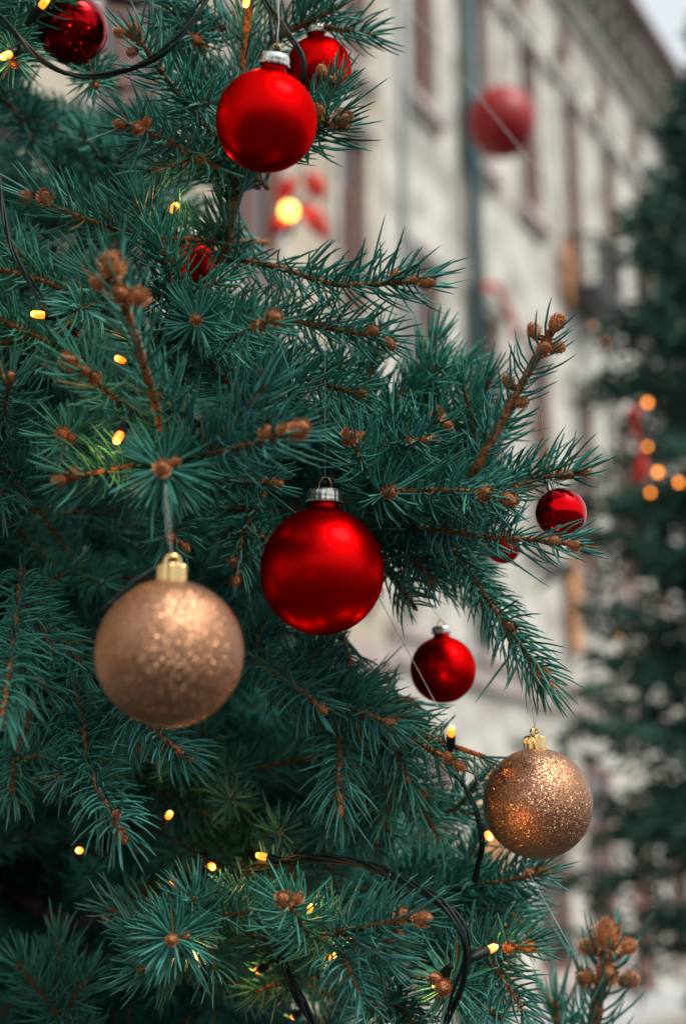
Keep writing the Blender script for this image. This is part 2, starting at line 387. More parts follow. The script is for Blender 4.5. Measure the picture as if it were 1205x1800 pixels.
ga = thing('garland', onwall(16.9, 9.1, 0), 'red garland arched over a window of the white house', 'garland'); ga.rotation_euler = (0, 0, R(60))
gm = MB(); gm.tube([(.62*math.cos(a), -.2, .62*math.sin(a)) for a in np.linspace(.1, math.pi-.1, 20)], [.05 + .02*math.sin(k*2.1) for k in range(20)], 8); gm.build('swag', M_REDCLOTH, ga, smooth=True)
gm = MB(); gm.tube([(.62*math.cos(.1)+.02, -.2, .08), (.68, -.16, -.5), (.66, -.15, -.9)], .05, 8); gm.build('tail', M_MOULD, ga, smooth=True)

# ------------------------------------------------------------------ lamp posts and large red ball
def lathe_post(name, base, prof, label, cat, extra=None):
    o = thing(name, base, label, cat)
    for n, p in prof:
        m_ = MB(); m_.lathe(p, 20); m_.build(n, M_IRON, o, smooth=True)
    return o
pb = at(846, 1740, 8.0); pb[2] = 0
lathe_post('bollard', pb, (('base', [(.0, 0), (.20, 0), (.20, .12), (.165, .16)]),
    ('shaft', [(.165, .16), (.15, .8), (.16, .9), (.13, 1.0)]), ('finial', [(.13, 1.0), (.15, 1.04), (.14, 1.12), (.09, 1.2), (.0, 1.26)])),
    'stout dark iron bollard standing beyond the lowest spruce branch', 'bollard')
pb2 = at(706, 1450, 12.0); pb2[2] = 0
lathe_post('iron_post', pb2, (('base', [(.0, 0), (.09, 0), (.09, .3), (.05, .35)]), ('shaft', [(.05, .35), (.045, 2.5)]), ('finial', [(.045, 2.5), (.07, 2.56), (.03, 2.7), (0, 2.72)])),
    'short teal iron post seen low between the branches', 'post')
bc = at(882, 215, 7.95)
rb = thing('large_red_ball', bc, 'large red lacquered ball hanging over the street before the white house', 'ball')
m_ = MB(); m_.lathe([(.19*math.sin(a), -.205*math.cos(a)) for a in np.linspace(0.001, math.pi-.001, 33)], 40); m_.build('ball', M_REDPAINT, rb, smooth=True)
m_ = MB(); m_.tube([(0, 0, .2), (0, 0, .24)], .03, 12); m_.build('cap', M_GREYIRON, rb, smooth=True)
m_ = MB(); m_.tube([(0, 0, .235), (0, .01, 1.5), (0, 0, 4.0)], .004, 8); m_.build('hanging_wire', M_GREYIRON, rb, smooth=True)

# red flower ornament with lamp, on a wire over the street
fo = at(525, 362, 6.5)
fl = thing('flower_ornament', fo, 'red petalled street ornament with a glowing lamp behind the spruce', 'ornament')
for k, (dx, dz, ang, ln) in enumerate(((-.055, .09, 60, .15), (.07, .11, 120, .16), (.075, -.075, -60, .22), (-.09, -.10, 230, .12))):
    m_ = MB(); a = R(ang); ux = np.array([math.cos(a), 0, math.sin(a)]); uy = np.array([-math.sin(a), 0, math.cos(a)])
    pts = []
    for t in np.linspace(0, 1, 9):
        wv = .045 * math.sin(math.pi * min(1, t * .94 + .05)) + .004
        cpt = np.array([dx, .02 - .06 * t * (1 - t) * 4 * .5, dz]) + ux * ln * (t - .5)
        pts.append((cpt - uy * wv, cpt + uy * wv, cpt + np.array([0, -.02, 0])))
    vs = [p for q in pts for p in (q[0], q[2], q[1], q[2] + np.array([0, .03, 0]))]
    fs = []
    for i in range(8):
        for j in range(4): fs.append((4*i + j, 4*i + (j+1) % 4, 4*i+4 + (j+1) % 4, 4*i+4+j))
    m_.add(vs, fs); m_.build('petal', M_REDCLOTH, fl, smooth=True)
m_ = MB(); m_.lathe([(.036*math.sin(a), -.036*math.cos(a)) for a in np.linspace(.001, math.pi-.001, 13)], 20, c=(-.042, -.05, -.05)); m_.build('lamp', emit(mat('yellow_lamp', (1, .7, .3), .3), (1, .42, .05), 4.5), fl, smooth=True)
m_ = MB(); m_.tube([(-.042, -.045, -.01), (-.02, .0, .03), (0, .02, .2), (-.03, .02, 1.5)], .006, 6); m_.tube([(-.05, .02, -.16), (0, .02, 0), (.08, .02, .12)], .012, 6); m_.tube([(.02,.02,0), (.1,.02,-.1)], .010, 6); m_.build('frame', M_BLACKIRON, fl, smooth=True)

# ------------------------------------------------------------------ spruce geometry
GA = 2.399963
def needle_arrays(P0, D, C, Ln, rad, rings=((0, .75), (.35, 1.0), (.72, .85), (.92, .45)), k=3):
    n = len(P0); ref = unit(rng.normal(size=(n, 3))); u = unit(np.cross(D, ref)); v = np.cross(D, u)
    out = []
    for s, f in rings:
        cpt = P0 + D * (Ln * s)[:, None] + C * (Ln * s * s)[:, None]
        for j in range(k):
            a = 2 * math.pi * j / k
            out.append(cpt + (u * math.cos(a) + v * math.sin(a)) * (rad * f)[:, None])
    out.append(P0 + D * Ln[:, None] + C * Ln[:, None])
    V = np.stack(out, 1); nv = V.shape[1]; base = (np.arange(n) * nv)[:, None]
    q = []; t = []
    for i in range(len(rings) - 1):
        for j in range(k): q.append([i*k + j, i*k + (j+1) % k, (i+1)*k + (j+1) % k, (i+1)*k + j])
    m = (len(rings) - 1) * k
    for j in range(k): t.append([m + j, m + (j+1) % k, nv - 1])
    Q = (base[:, :, None] + np.array(q)[None]).reshape(-1, 4); T = (base[:, :, None] + np.array(t)[None]).reshape(-1, 3)
    return V.reshape(-1, 3), Q, T, nv

UP = np.array([0, 0, 1.0])
def shoot(path, nl, dens, ang=66, up=.22, r0=.0023, r1=.0017, start=0., rad=.00096, curl=.50, thin=None, tipfan=True):
    """one shoot: wood arrays and needle parameters. path: control points, nl: needle length in m, dens: needles per mm"""
    nl = nl * 1.16; dens = dens * .78
    pts, Ltot = smooth_path(path, .0022)
    m = len(pts); rr = np.linspace(r0, r1, m) * rng.uniform(.86, 1.14, m)
    wv, wq = tube_arrays(pts, rr, 7)
    n = int(Ltot * 1000 * dens * (1 - start)); n = max(n, 10)
    t = start + (1 - start) * (np.arange(n) + rng.uniform(0, .9, n)) / n
    t = np.clip(t, 0, 1)
    idx = t * (m - 1); i0 = np.clip(idx.astype(int), 0, m - 2); fr = (idx - i0)[:, None]
    P = pts[i0] * (1 - fr) + pts[i0 + 1] * fr; T = unit(pts[np.clip(i0 + 2, 0, m-1)] - pts[np.clip(i0 - 1, 0, m-1)])
    phi = np.arange(n) * GA + rng.uniform(-.5, .5, n)
    ref = UP - T * (T @ UP)[:, None]; bad = np.linalg.norm(ref, axis=1) < .15
    ref[bad] = np.cross(T[bad], AX); U = unit(ref); W = np.cross(T, U)
    rad_dir = U * np.cos(phi)[:, None] + W * np.sin(phi)[:, None]
    A = np.radians(ang + rng.normal(0, 6, n))
    dist_tip = (1 - t) * Ltot
    if tipfan:
        f = np.clip(dist_tip / .012, 0, 1); A = A * (.45 + .55 * f) * np.where(f < 1, rng.uniform(.75, 1.15, n), 1)
    D = unit(T * np.cos(A)[:, None] + rad_dir * np.sin(A)[:, None] + UP * up * rng.uniform(.3, 1.3, n)[:, None] + rng.normal(0, .045, (n, 3)))
    C = T * (curl * rng.uniform(.45, 1.2, n))[:, None] - rad_dir * (.16 * rng.uniform(0, 1, n))[:, None] + UP * (up * .45 * rng.uniform(0, 1, n))[:, None] + rng.normal(0, .06, (n, 3))
    bent = rng.uniform(size=n) < .12; C[bent] += rng.normal(0, .3, (bent.sum(), 3))
    Ln = nl * rng.uniform(.72, 1.12, n) * (.72 + .28 * np.clip(dist_tip / .02, 0, 1))
    # pegs where the needles sit
    pegv, pegq, pegt, _ = needle_arrays(P, unit(D + T), D * 0, np.full(n, r0 * 1.55), np.full(n, r0 * .33), ((0, 1), (.7, .7)))
    keep = np.ones(n, bool)
    if thin is not None: keep = rng.uniform(size=n) < thin
    return dict(pts=pts, T=T, wood=(wv, wq), pegs=(pegv, pegq, pegt), need=(P[keep] + D[keep] * r0 * .6, D[keep], C[keep], Ln[keep], np.full(keep.sum(), rad)))

def wood_mesh(shoots, name='branch', m=None):
    V = []; Q = []; T = []; b_ = 0
    for s in shoots:
        for arr in (s['wood'], s.get('pegs')):
            if arr is None: continue
            V.append(arr[0]); Q.append(arr[1] + b_)
            if len(arr) > 2: T.append(arr[2] + b_)
            b_ += len(arr[0])
    return mesh_np(name, np.vstack(V), np.vstack(Q), np.vstack(T) if T else None, [m or M_TWIG])
def needle_mesh(shoots, hero=True):
    P, D, C, Ln, rd = [np.concatenate([s['need'][k] for s in shoots]) for k in range(5)]
    rings = ((0, .75), (.35, 1.0), (.72, .85), (.92, .45)) if hero else ((0, .8), (.45, 1.0), (.82, .65))
    V, Q, T, nv = needle_arrays(P, D, C, Ln, rd, rings)
    tone = np.clip(rng.beta(2.2, 2.0, len(P)) * .8 + rng.uniform(0, .17), 0, .97); y = rng.uniform(size=len(P)) < .004; tone[y] = 1.0
    return mesh_np('needles', V, Q, T, [M_NEEDLE], rnd=np.repeat(tone, nv))

def make_bud(seed, ragged):
    r = np.random.default_rng(seed); V = []; T = []; A = []
    # core
    for i in range(7):
        th = math.pi * (i + .02) / 6.04
        for k in range(9):
            a = 2*math.pi*k/9; V.append((.82*math.sin(th)*math.cos(a)*.5, .82*math.sin(th)*math.sin(a)*.5, .50 - .50*math.cos(th))); A.append(.35)
    for i in range(6):
        for k in range(9):
            p, q = i*9 + k, i*9 + (k+1) % 9; T += [(p, q+9, q), (p, p+9, q+9)]
    n = 120
    for k in range(n):
        t = (k + .5) / n; th = math.pi * (.90 - .84 * t ** .85); a = k * GA + r.uniform(-.25, .25)
        ct, st = math.cos(th), math.sin(th)
        er = np.array([math.cos(a), math.sin(a), 0]); nrm_ = er * st + np.array([0, 0, -1]) * -(-ct) * -1 * -1
        nrm_ = np.array([st * math.cos(a), st * math.sin(a), -ct * -1.0])
        pos = np.array([.45*st*math.cos(a), .45*st*math.sin(a), .50 + .50*ct])
        tang = np.array([-ct * math.cos(a), -ct * math.sin(a), st]) * 1.0    # towards the top of the bud
        tang = unit(np.array([-math.cos(a) * ct, -math.sin(a) * ct, st])); side = unit(np.cross(tang, nrm_))
        ln = r.uniform(.14, .22); wd = r.uniform(.045, .075); fl_ = r.uniform(.04, .13) * ragged
        b0 = len(V)
        V += [tuple(pos - side*wd*.7), tuple(pos + side*wd*.7), tuple(pos + tang*ln*.55 + nrm_*(fl_*.6+.05) - side*wd), tuple(pos + tang*ln*.55 + nrm_*(fl_*.6+.05) + side*wd), tuple(pos + tang*ln + nrm_*(fl_*1.5+.03))]
        c0 = r.uniform(-.12, .12); A += [.1, .1, .5+c0, .5+c0, min(1, .95+c0)]
        T += [(b0, b0+1, b0+3), (b0, b0+3, b0+2), (b0+2, b0+3, b0+4)]
    return mesh_np('bud', np.array(V), None, np.array(T), [M_BUD], smooth=False, rnd=np.array(A))
BUDS = [make_bud(s, rg) for s, rg in ((1, 1.0), (2, 1.35), (3, .7), (4, 1.15))]
def bud(parent, p, d, size):
    o = link('bud', random.choice(BUDS), parent, p)
    o.rotation_mode = 'QUATERNION'; o.rotation_quaternion = Vector(d).to_track_quat('Z', 'Y') @ Quaternion((0, 0, 1), random.uniform(0, 6))
    s = size * .95 * random.uniform(.92, 1.08); o.scale = (s * 1.0, s * 1.0, s * random.uniform(.9, 1.1))
    return o

TRUNK = np.array([-.46, 1.62, 0.0])
tree = thing('spruce_tree', TRUNK, 'teal green spruce hung with red and gold baubles and lit string lights', 'spruce tree')
pts, _ = smooth_path([TRUNK*0 + (0, 0, -.05), (0.01, 0, 1.2), (-.01, .01, 2.4), (0, 0, 3.9)], .08)
vs, qs = tube_arrays(pts, np.linspace(.085, .02, len(pts)) * rng.uniform(.95, 1.05, len(pts)), 14)
link('trunk', mesh_np('trunk', vs, qs, None, [M_BARK]), tree)

CLEAR = [(515, 366, 92, 72, 9), (778, 1160, 64, 82, 1.09), (984, 880, 42, 42, .95), (660, 1115, 40, 40, 9), (845, 1290, 60, 40, 9), (128, 52, 58, 56, 1.02), (556, 70, 36, 32, 1.02), (350, 462, 20, 16, 1.05)]
def prune(s, base):
    P, D, C, Ln, rd = s['need']; keep = np.ones(len(P), bool)
    for f in (.5, 1.0):
        q = P + D * (Ln*f)[:, None] + C * (Ln*f*f)[:, None] + base - AC; dd = q @ AF
        x = 602.5 + 2500 * (q @ AX) / dd; y = 900 - 2500 * (q @ AU) / dd
        for cx, cy, rx, ry, dm in CLEAR: keep &= ~((((x-cx)/rx)**2 + ((y-cy)/ry)**2 < 1) & (dd < dm))
    s['need'] = tuple(a[keep] for a in s['need'])
def branch(shoots, budlist, base, hero=True):
    """a branch of the tree: wood mesh, needles and buds below it"""
    for s in shoots: prune(s, base)
    br = link('branch', wood_mesh(shoots), tree, base - TRUNK)
    tag(link('needles', needle_mesh(shoots, hero), br), kind='stuff')
    return br

def hero(pix, nl=23, dens=1.5, buds=(), **kw):
    """pix: [(x, y, depth)] from base to tip in photo pixels; buds: [(x, y, depth, mm)]"""
    W = np.array([at(*p) for p in pix]); base = W[0].copy()
    side = kw.pop('side', 0)
    s = [shoot(W - base, nl / 1000, dens, **kw)]
    # short lateral shoots
    for _ in range(side):
        i = rng.integers(int(len(s[0]['pts'])*.1), int(len(s[0]['pts'])*.75)); p = s[0]['pts'][i]; t = unit(s[0]['pts'][i+1] - s[0]['pts'][i-1])
        o = unit(np.cross(t, rng.normal(size=3))); o[1] = abs(o[1]) * .6
        d = unit(t * .75 + o * .75 + UP * .05); ln = rng.uniform(.03, .06)
        tx, ty, td = proj(base + p + d * ln)
        if any(((tx-c[0])/(c[2]+30))**2 + ((ty-c[1])/(c[3]+30))**2 < 1 and td < c[4] for c in CLEAR): continue
        s.append(shoot([p, p + d*ln*.5 + UP*.001, p + d*ln], nl/1000*.92, dens, r0=.0018, r1=.0013))
    br = branch(s, (), base)
    tipd = unit(s[0]['pts'][-1] - s[0]['pts'][-4])
    for q in buds:
        x, y, d, mm = q[:4]; p = at(x, y, d) - base
        dist = np.linalg.norm(s[0]['pts'] - p, axis=1); j = int(dist.argmin()); near = s[0]['pts'][j]
        dv = p - near; t = unit(s[0]['pts'][min(j+2, len(s[0]['pts'])-1)] - s[0]['pts'][max(j-2, 0)])
        dr = unit(t * .006 + dv + 1e-6) if len(q) < 5 else unit(np.array(q[4]))
        bud(br, p - dr * mm/1000 * .5, dr, mm / 1000)
        if dist[j] > mm/1000 * .45:            # a short stalk carries the bud
            st = MB(); st.tube([near, near*.5 + (p - dr*mm/1000*.4)*.5 + t*.001, p - dr*mm/1000*.4], [.0018, .0019, .0023], 7)
            st.build('stalk', M_TWIG, br, smooth=True)
    return br

# ------------------------------------------------------------------ the branches one can pick out in the photograph
H = hero
# upper left
H([(470,330,1.04),(400,262,.98),(318,170,.92),(240,66,.87)], 25, 1.5, [(238,58,.868,10),(212,58,.87,8),(232,92,.872,7)], side=3)
H([(455,330,1.04),(372,288,.97),(300,250,.92),(225,218,.88)], 24, 1.4, [(212,217,.878,9),(242,226,.876,8),(256,216,.885,7)], side=2)
H([(470,425,1.10),(380,424,1.0),(260,412,.95),(165,390,.92),(62,347,.90)], 23, 1.5, [(50,345,.90,9),(80,346,.897,9)], up=.5, side=1)
H([(392,470,1.02),(400,430,1.0),(412,315,.99),(426,140,.98),(442,-30,.97)], 22, 1.2, (), r0=.0036, r1=.003)
H([(400,440,1.01),(405,390,1.0),(432,310,.985)], 22, 1.6, ())
H([(430,290,1.02),(515,250,.97),(592,214,.93)], 27, 1.9, [(600,212,.925,12),(560,196,.93,10),(572,208,.935,7)], side=2)
H([(480,250,1.02),(560,190,.97),(597,142,.95)], 22, 1.3, [(598,136,.948,8),(566,124,.955,8)], side=1)
H([(430,120,1.06),(500,60,1.03),(585,18,1.0)], 23, 1.5, (), side=2)
H([(300,40,1.05),(345,68,1.0)], 22, 1.6, [(345,70,.998,9),(360,84,1.0,6)])
H([(20,60,1.0),(25,108,.90)], 20, .9, [(26,112,.90,6)])
H([(160,110,1.1),(168,150,.98)], 20, .9, [(168,150,.98,5)])
H([(430,70,1.06),(350,20,1.04),(280,-20,1.02)], 23, 1.5, (), side=3)
H([(470,200,1.1),(390,180,1.06),(310,120,1.02)], 24, 1.5, (), side=3)
# right of the middle
H([(385,452,1.02),(480,468,.98),(590,500,.94),(690,497,.925),(748,495,.92)], 24, 1.7, [(748,496,.918,10),(694,487,.922,8),(728,492,.915,6)], up=.35)
H([(360,535,1.03),(460,550,.99),(545,570,.95),(650,590,.925),(678,602,.92)], 23, 1.7, [(682,603,.918,9),(656,582,.92,8)], up=.3)
H([(300,690,1.0),(380,615,.92),(435,580,.86),(476,562,.83)], 22, 1.5, [(482,558,.825,11),(454,572,.835,9)], up=.1)
H([(370,625,1.05),(450,640,1.0),(545,668,.96),(628,692,.935)], 22, 1.7, [(634,692,.932,8)], up=.3)
H([(480,610,1.12),(570,660,1.05),(600,640,1.0)], 20, 1.5, [(590,640,1.0,7)])
# close blurred twig at the left
H([(300,800,.90),(283,745,.84),(246,620,.80),(218,535,.775),(200,480,.765)], 22, .9, [(197,466,.76,13.5),(172,496,.765,10.2),(212,516,.762,10.2),(246,521,.77,10.2),(226,524,.765,8)], r0=.0031, r1=.0025, thin=1.0)
H([(300,640,.98),(220,560,.93),(150,470,.90)], 24, 1.6, (), side=3)
H([(330,620,.97),(300,500,.93),(285,420,.90)], 24, 1.5, (), side=3)
H([(290,750,.92),(210,705,.86),(166,668,.825),(128,638,.81)], 23, 1.3, [(124,636,.808,9),(166,664,.82,8),(150,652,.815,7)])
H([(310,840,.97),(296,830,.88),(287,824,.79)], 29, 2.4, [(285,823,.778,9.5,(0,-1,.15)),(309,812,.79,6)], up=.05, ang=72, tipfan=False)
H([(330,830,.94),(250,818,.87),(180,830,.84),(115,842,.82)], 23, 1.5, [(104,844,.818,9),(128,834,.822,8)])
H([(260,840,.96),(345,806,.86),(430,784,.82),(500,765,.80),(522,758,.795)], 25, 1.6, [(526,755,.79,12.8),(470,760,.805,10),(500,756,.80,8)], up=.15, side=2)
H([(330,840,1.0),(410,846,.95),(482,850,.92)], 21, 1.6, [(487,850,.918,8),(470,846,.925,6)])
H([(160,800,.95),(125,775,.88),(112,765,.85)], 24, 1.7, [(110,764,.848,8),(125,770,.85,6)], tipfan=False)
H([(370,600,1.02),(350,575,.93),(346,563,.87)], 25, 2.2, [(345,562,.868,7)], ang=70, tipfan=False)
H([(5,790,.95),(8,730,.90),(17,668,.86)], 25, 1.7, [(18,664,.858,8)])
H([(60,900,1.0),(30,850,.95),(-20,780,.90)], 24, 1.5, (), side=2)
H([(150,640,1.05),(80,600,1.0),(0,560,.96)], 23, 1.5, (), side=3)
H([(180,560,1.08),(90,500,1.0),(-10,470,.97)], 22, 1.3, (), side=2)
# middle
H([(690,930,1.0),(655,850,.95),(636,812,.925),(616,772,.90)], 24, 1.7, [(614,768,.898,10),(632,770,.905,7)])
H([(560,860,1.05),(640,800,1.0),(700,780,.96),(742,773,.93)], 23, 1.6, [(748,773,.928,7),(722,776,.935,7),(765,772,.93,6)], side=2)
H([(700,860,1.05),(745,790,.99),(768,735,.96)], 23, 1.7, [(769,726,.955,8),(786,747,.96,7)], side=2)
H([(640,800,1.1),(720,720,1.06),(770,640,1.04)], 25, 1.6, (), side=3)
H([(690,820,1.12),(790,750,1.08),(860,670,1.04)], 25, 1.6, (), side=3)
H([(760,850,1.1),(840,780,1.05),(890,745,1.02)], 24, 1.6, (), side=2)
H([(560,760,1.1),(640,720,1.06),(720,690,1.03)], 24, 1.6, (), side=3)
H([(480,730,1.0),(420,690,.95),(370,640,.92)], 24, 1.6, (), side=2)
H([(420,800,1.0),(470,720,.95),(520,680,.92)], 25, 1.6, (), side=2)
H([(812,870,.96),(842,812,.93),(900,705,.925),(945,622,.92),(968,582,.918)], 21, .85, [(977,569,.916,12.5),(938,583,.918,10.5),(955,614,.912,10),(979,610,.92,10.5),(893,672,.925,10),(915,708,.922,9)], r0=.0034, r1=.0027, thin=.8, ang=64, up=.05, curl=.5)
H([(600,880,1.0),(700,866,.95),(790,862,.92),(855,870,.905),(890,880,.895)], 25, 1.7, [(896,880,.89,12),(852,867,.90,10),(710,862,.93,6),(700,868,.93,5)], up=.2, side=2)
H([(640,880,.97),(668,870,.93),(686,865,.91)], 23, 1.5, [(684,865,.908,9)])
H([(780,860,1.0),(880,848,.97),(975,836,.95),(1018,830,.94)], 23, 1.6, [(1026,830,.938,8),(985,836,.945,8),(1000,834,.942,6)], up=.45)
H([(830,890,.99),(890,862,.96),(925,850,.95)], 22, 1.5, [(930,852,.948,9),(902,858,.952,8)])
H([(640,920,1.02),(760,930,.96),(870,945,.92),(960,950,.90),(1002,957,.893)], 24, 1.6, [(1008,958,.89,8.5),(976,952,.895,8.5)], up=.35)
H([(650,905,1.02),(760,915,.97),(830,908,.95)], 23, 1.5, [(812,912,.95,6),(836,905,.948,6)], side=2)
H([(740,890,1.1),(800,970,1.03),(860,1060,.99),(915,1135,.965),(960,1200,.95)], 23, 2.1, [(898,1103,.968,9),(956,1184,.952,10),(966,1210,.948,9),(948,1192,.95,7)], up=-.08, side=1)
H([(640,900,1.05),(705,960,1.0),(758,1016,.965)], 23, 1.9, [(761,1024,.962,7)], up=-.05, side=1)
H([(600,920,1.06),(680,1000,1.02),(730,1070,1.0)], 22, 1.6, (), up=-.05)
H([(700,900,1.1),(790,985,1.06),(850,1040,1.04)], 23, 1.8, (), up=-.05, side=2)
H([(520,900,1.08),(600,950,1.04),(690,960,1.0)], 24, 1.7, (), side=3)
H([(470,860,1.06),(430,930,1.02),(420,1000,1.0)], 23, 1.7, [(415,1020,.99,7),(408,986,.99,6)], up=-.1, side=3)
H([(330,880,1.0),(310,925,.95),(300,945,.92)], 24, 1.3, [(300,945,.918,7),(326,962,.92,7)], up=-.1, tipfan=False)
# below the centre
H([(560,1060,1.08),(596,1110,1.05),(612,1150,1.03),(622,1195,1.02)], 19, 1.5, [(617,1168,1.02,5)], up=-.1, r0=.002)
H([(400,1120,1.08),(480,1180,1.0),(530,1215,.96),(562,1243,.94)], 23, 1.7, [(567,1247,.938,7)], up=.1, side=2)
H([(480,1220,1.06),(560,1228,1.0),(630,1250,.96),(682,1270,.94)], 26, 1.8, [(686,1272,.938,9),(640,1255,.955,6)], up=.1, side=3)
H([(560,1190,1.14),(660,1215,1.08),(735,1240,1.04)], 24, 1.7, (), side=2)
H([(570,1200,1.05),(594,1290,.98),(596,1360,.95),(596,1415,.94)], 25, 2.0, [(597,1424,.938,8),(596,1402,.938,6)], up=-.05)
H([(600,1240,1.05),(680,1300,1.0),(720,1380,.98)], 23, 1.7, (), up=-.05, side=2)
H([(640,1260,1.05),(720,1300,1.0),(790,1335,.97)], 22, 1.6, [(808,1347,.962,8),(788,1332,.965,7)], up=.1, side=2)
H([(640,1310,1.06),(700,1370,1.01),(755,1405,.99)], 22, 1.7, [(745,1393,.985,6)], up=0, side=2)
H([(560,1300,1.12),(640,1400,1.06),(690,1470,1.04)], 22, 1.8, (), up=0, side=3)
H([(720,1290,1.03),(790,1310,1.0),(850,1330,.97)], 21, 1.4, ())
H([(720,1440,1.1),(800,1420,1.06),(840,1370,1.03)], 22, 1.4, (), side=2)
# left, lower
H([(40,1000,.98),(25,1120,.88),(14,1195,.83),(4,1262,.80)], 24, 1.4, [(2,1270,.80,7)], up=-.05, side=2)
H([(60,1040,1.06),(75,1085,1.02),(110,1125,1.0),(150,1175,.98)], 21, 1.7, (), up=.0, side=1)
H([(10,1150,.93),(40,1172,.90),(85,1210,.88)], 21, 1.5, (), up=.1)
H([(130,1180,1.04),(143,1260,.98),(152,1330,.94),(150,1350,.93)], 24, 1.9, (), up=.0)
H([(140,1280,1.0),(165,1370,.92),(190,1420,.89),(212,1462,.87)], 25, 1.8, [(216,1470,.868,9),(206,1430,.875,5)], up=.05)
H([(160,1320,1.0),(130,1350,.95),(108,1364,.92)], 23, 1.6, [(106,1366,.92,5)], up=.0)
H([(200,1210,1.0),(250,1262,.95),(290,1300,.93),(330,1330,.92)], 24, 1.9, [(318,1322,.918,6),(335,1332,.918,6)], up=.0)
H([(60,1230,1.06),(30,1330,1.0),(20,1400,.97)], 23, 1.6, (), up=-.1, side=2)
H([(330,1610,.99),(312,1640,.92),(304,1650,.86)], 29, 2.5, [(302,1652,.855,8,(0,-1,.05)),(326,1645,.87,7)], ang=70, up=.1, tipfan=False)
H([(380,1640,1.0),(350,1600,.94),(335,1575,.91)], 24, 1.6, [(352,1617,.93,6)], side=2)
H([(330,1640,1.06),(270,1620,1.02),(195,1600,1.0)], 23, 1.8, [(188,1610,1.0,7)], up=.2, side=1)
H([(330,1660,1.02),(290,1695,.97),(238,1705,.94)], 23, 1.7, (), up=-.1, side=1)
H([(170,1840,1.12),(100,1780,1.06),(30,1690,1.02)], 24, 1.6, (), side=3)
# bottom
H([(640,1700,1.0),(545,1640,.92),(520,1608,.885),(503,1588,.865)], 26, 1.5, [(498,1582,.86,11),(521,1580,.865,8.5)], up=.1)
H([(470,1670,1.0),(575,1642,.92),(640,1630,.90),(700,1617,.885),(732,1613,.88)], 25, 1.6, [(741,1614,.876,11),(708,1608,.882,10.5),(700,1642,.89,6)], up=.35, side=2)
H([(560,1700,1.03),(640,1660,.98),(700,1650,.95)], 23, 1.6, [(690,1652,.95,6)], side=3)
H([(840,1700,1.0),(800,1725,.93),(782,1735,.89)], 27, 2.3, [(779,1737,.884,11,(-.1,-1,0)),(765,1720,.89,8)], ang=68, tipfan=False, up=.1)
H([(740,1690,1.02),(820,1672,.96),(890,1665,.92),(925,1664,.91)], 24, 1.6, [(930,1664,.908,9),(896,1666,.915,8)], up=.4, side=1)
H([(660,1580,1.16),(780,1565,1.09),(880,1550,1.05),(948,1536,1.03)], 26, 2.0, [(952,1534,1.03,10),(930,1536,1.03,8)], up=.25, side=3)
H([(640,1590,1.15),(760,1600,1.1),(880,1600,1.06),(930,1640,1.04)], 25, 1.9, [(930,1638,1.04,7)], up=.25, side=3)
H([(620,1620,1.2),(700,1560,1.15),(780,1500,1.12)], 25, 1.8, (), side=3)
H([(760,1740,1.02),(830,1760,.98),(880,1790,.96)], 24, 1.4, (), side=1)
H([(640,1700,1.05),(700,1760,1.0),(740,1830,.97)], 24, 1.6, (), side=3)
H([(540,1720,1.05),(480,1660,1.0),(430,1640,.97)], 24, 1.7, (), side=3)
H([(1035,1870,.80),(1048,1770,.795),(1062,1700,.79),(1066,1672,.788)], 26, .9, [(1066,1648,.785,14),(1103,1664,.788,10.5),(1034,1666,.792,10.5),(1066,1712,.782,11.5),(1028,1718,.786,10),(1104,1722,.79,10)], r0=.0042, r1=.0036, thin=None, tipfan=False, ang=66, up=.25)
H([(1010,1900,.80),(985,1830,.78),(975,1760,.77)], 25, 1.2, ())

# ------------------------------------------------------------------ the mass of the tree: branchlets in a few kinds, each placed on its own
def branchlet(L, nside, nl, seedshift, droop):
    main = [(0, 0, 0), (L*.35, .008, -.01*droop), (L*.7, -.006, -.03*droop), (L, .004, -.07*droop)]
    sh = [shoot(main, nl, 1.75, r0=.0026, r1=.0016, start=.06)]
    tips = [(sh[0]['pts'][-1], unit(sh[0]['pts'][-1] - sh[0]['pts'][-4]))]
    for i in range(nside):
        t = .15 + .72 * i / max(1, nside - 1); p = sh[0]['pts'][int(t * (len(sh[0]['pts']) - 1))]
        sg = 1 if i % 2 else -1; a = R(rng.uniform(38, 58)); ln = L * (.62 - .45 * t) * rng.uniform(.8, 1.2)
        d = np.array([math.cos(a), sg * math.sin(a), rng.uniform(-.15, .25)])
        s = shoot([p, p + d*ln*.5, p + d*ln + np.array([ln*.08, 0, -.06*ln*droop])], nl * .95, 1.7, r0=.0022, r1=.0014)
        sh.append(s); tips.append((s['pts'][-1], unit(s['pts'][-1] - s['pts'][-4])))
    return wood_mesh(sh), needle_mesh(sh, False), tips, L
PROTO = [branchlet(.20, 5, .023, 0, .6), branchlet(.26, 7, .022, 1, 1.0), branchlet(.17, 4, .024, 2, .2), branchlet(.30, 9, .022, 3, 1.3), branchlet(.23, 6, .024, 4, -.5)]
OUT = np.array([(-400,560),(0,560),(100,520),(200,500),(300,470),(420,470),(470,560),(560,640),(650,740),(700,830),(800,900),(900,900),(980,850),(1040,690),(1090,560),(1150,640),(1230,740),(1350,770),(1450,690),(1520,840),(1600,900),(1700,860),(1800,800),(2400,900)], float)
def xmax(y): return np.interp(y, OUT[:, 0], OUT[:, 1])
holes = [(530,365,85,85),(660,1110,50,60),(700,1480,45,60),(30,260,35,40),(120,300,40,25),(100,440,50,40),(490,1262,20,12),(525,1320,12,16)]
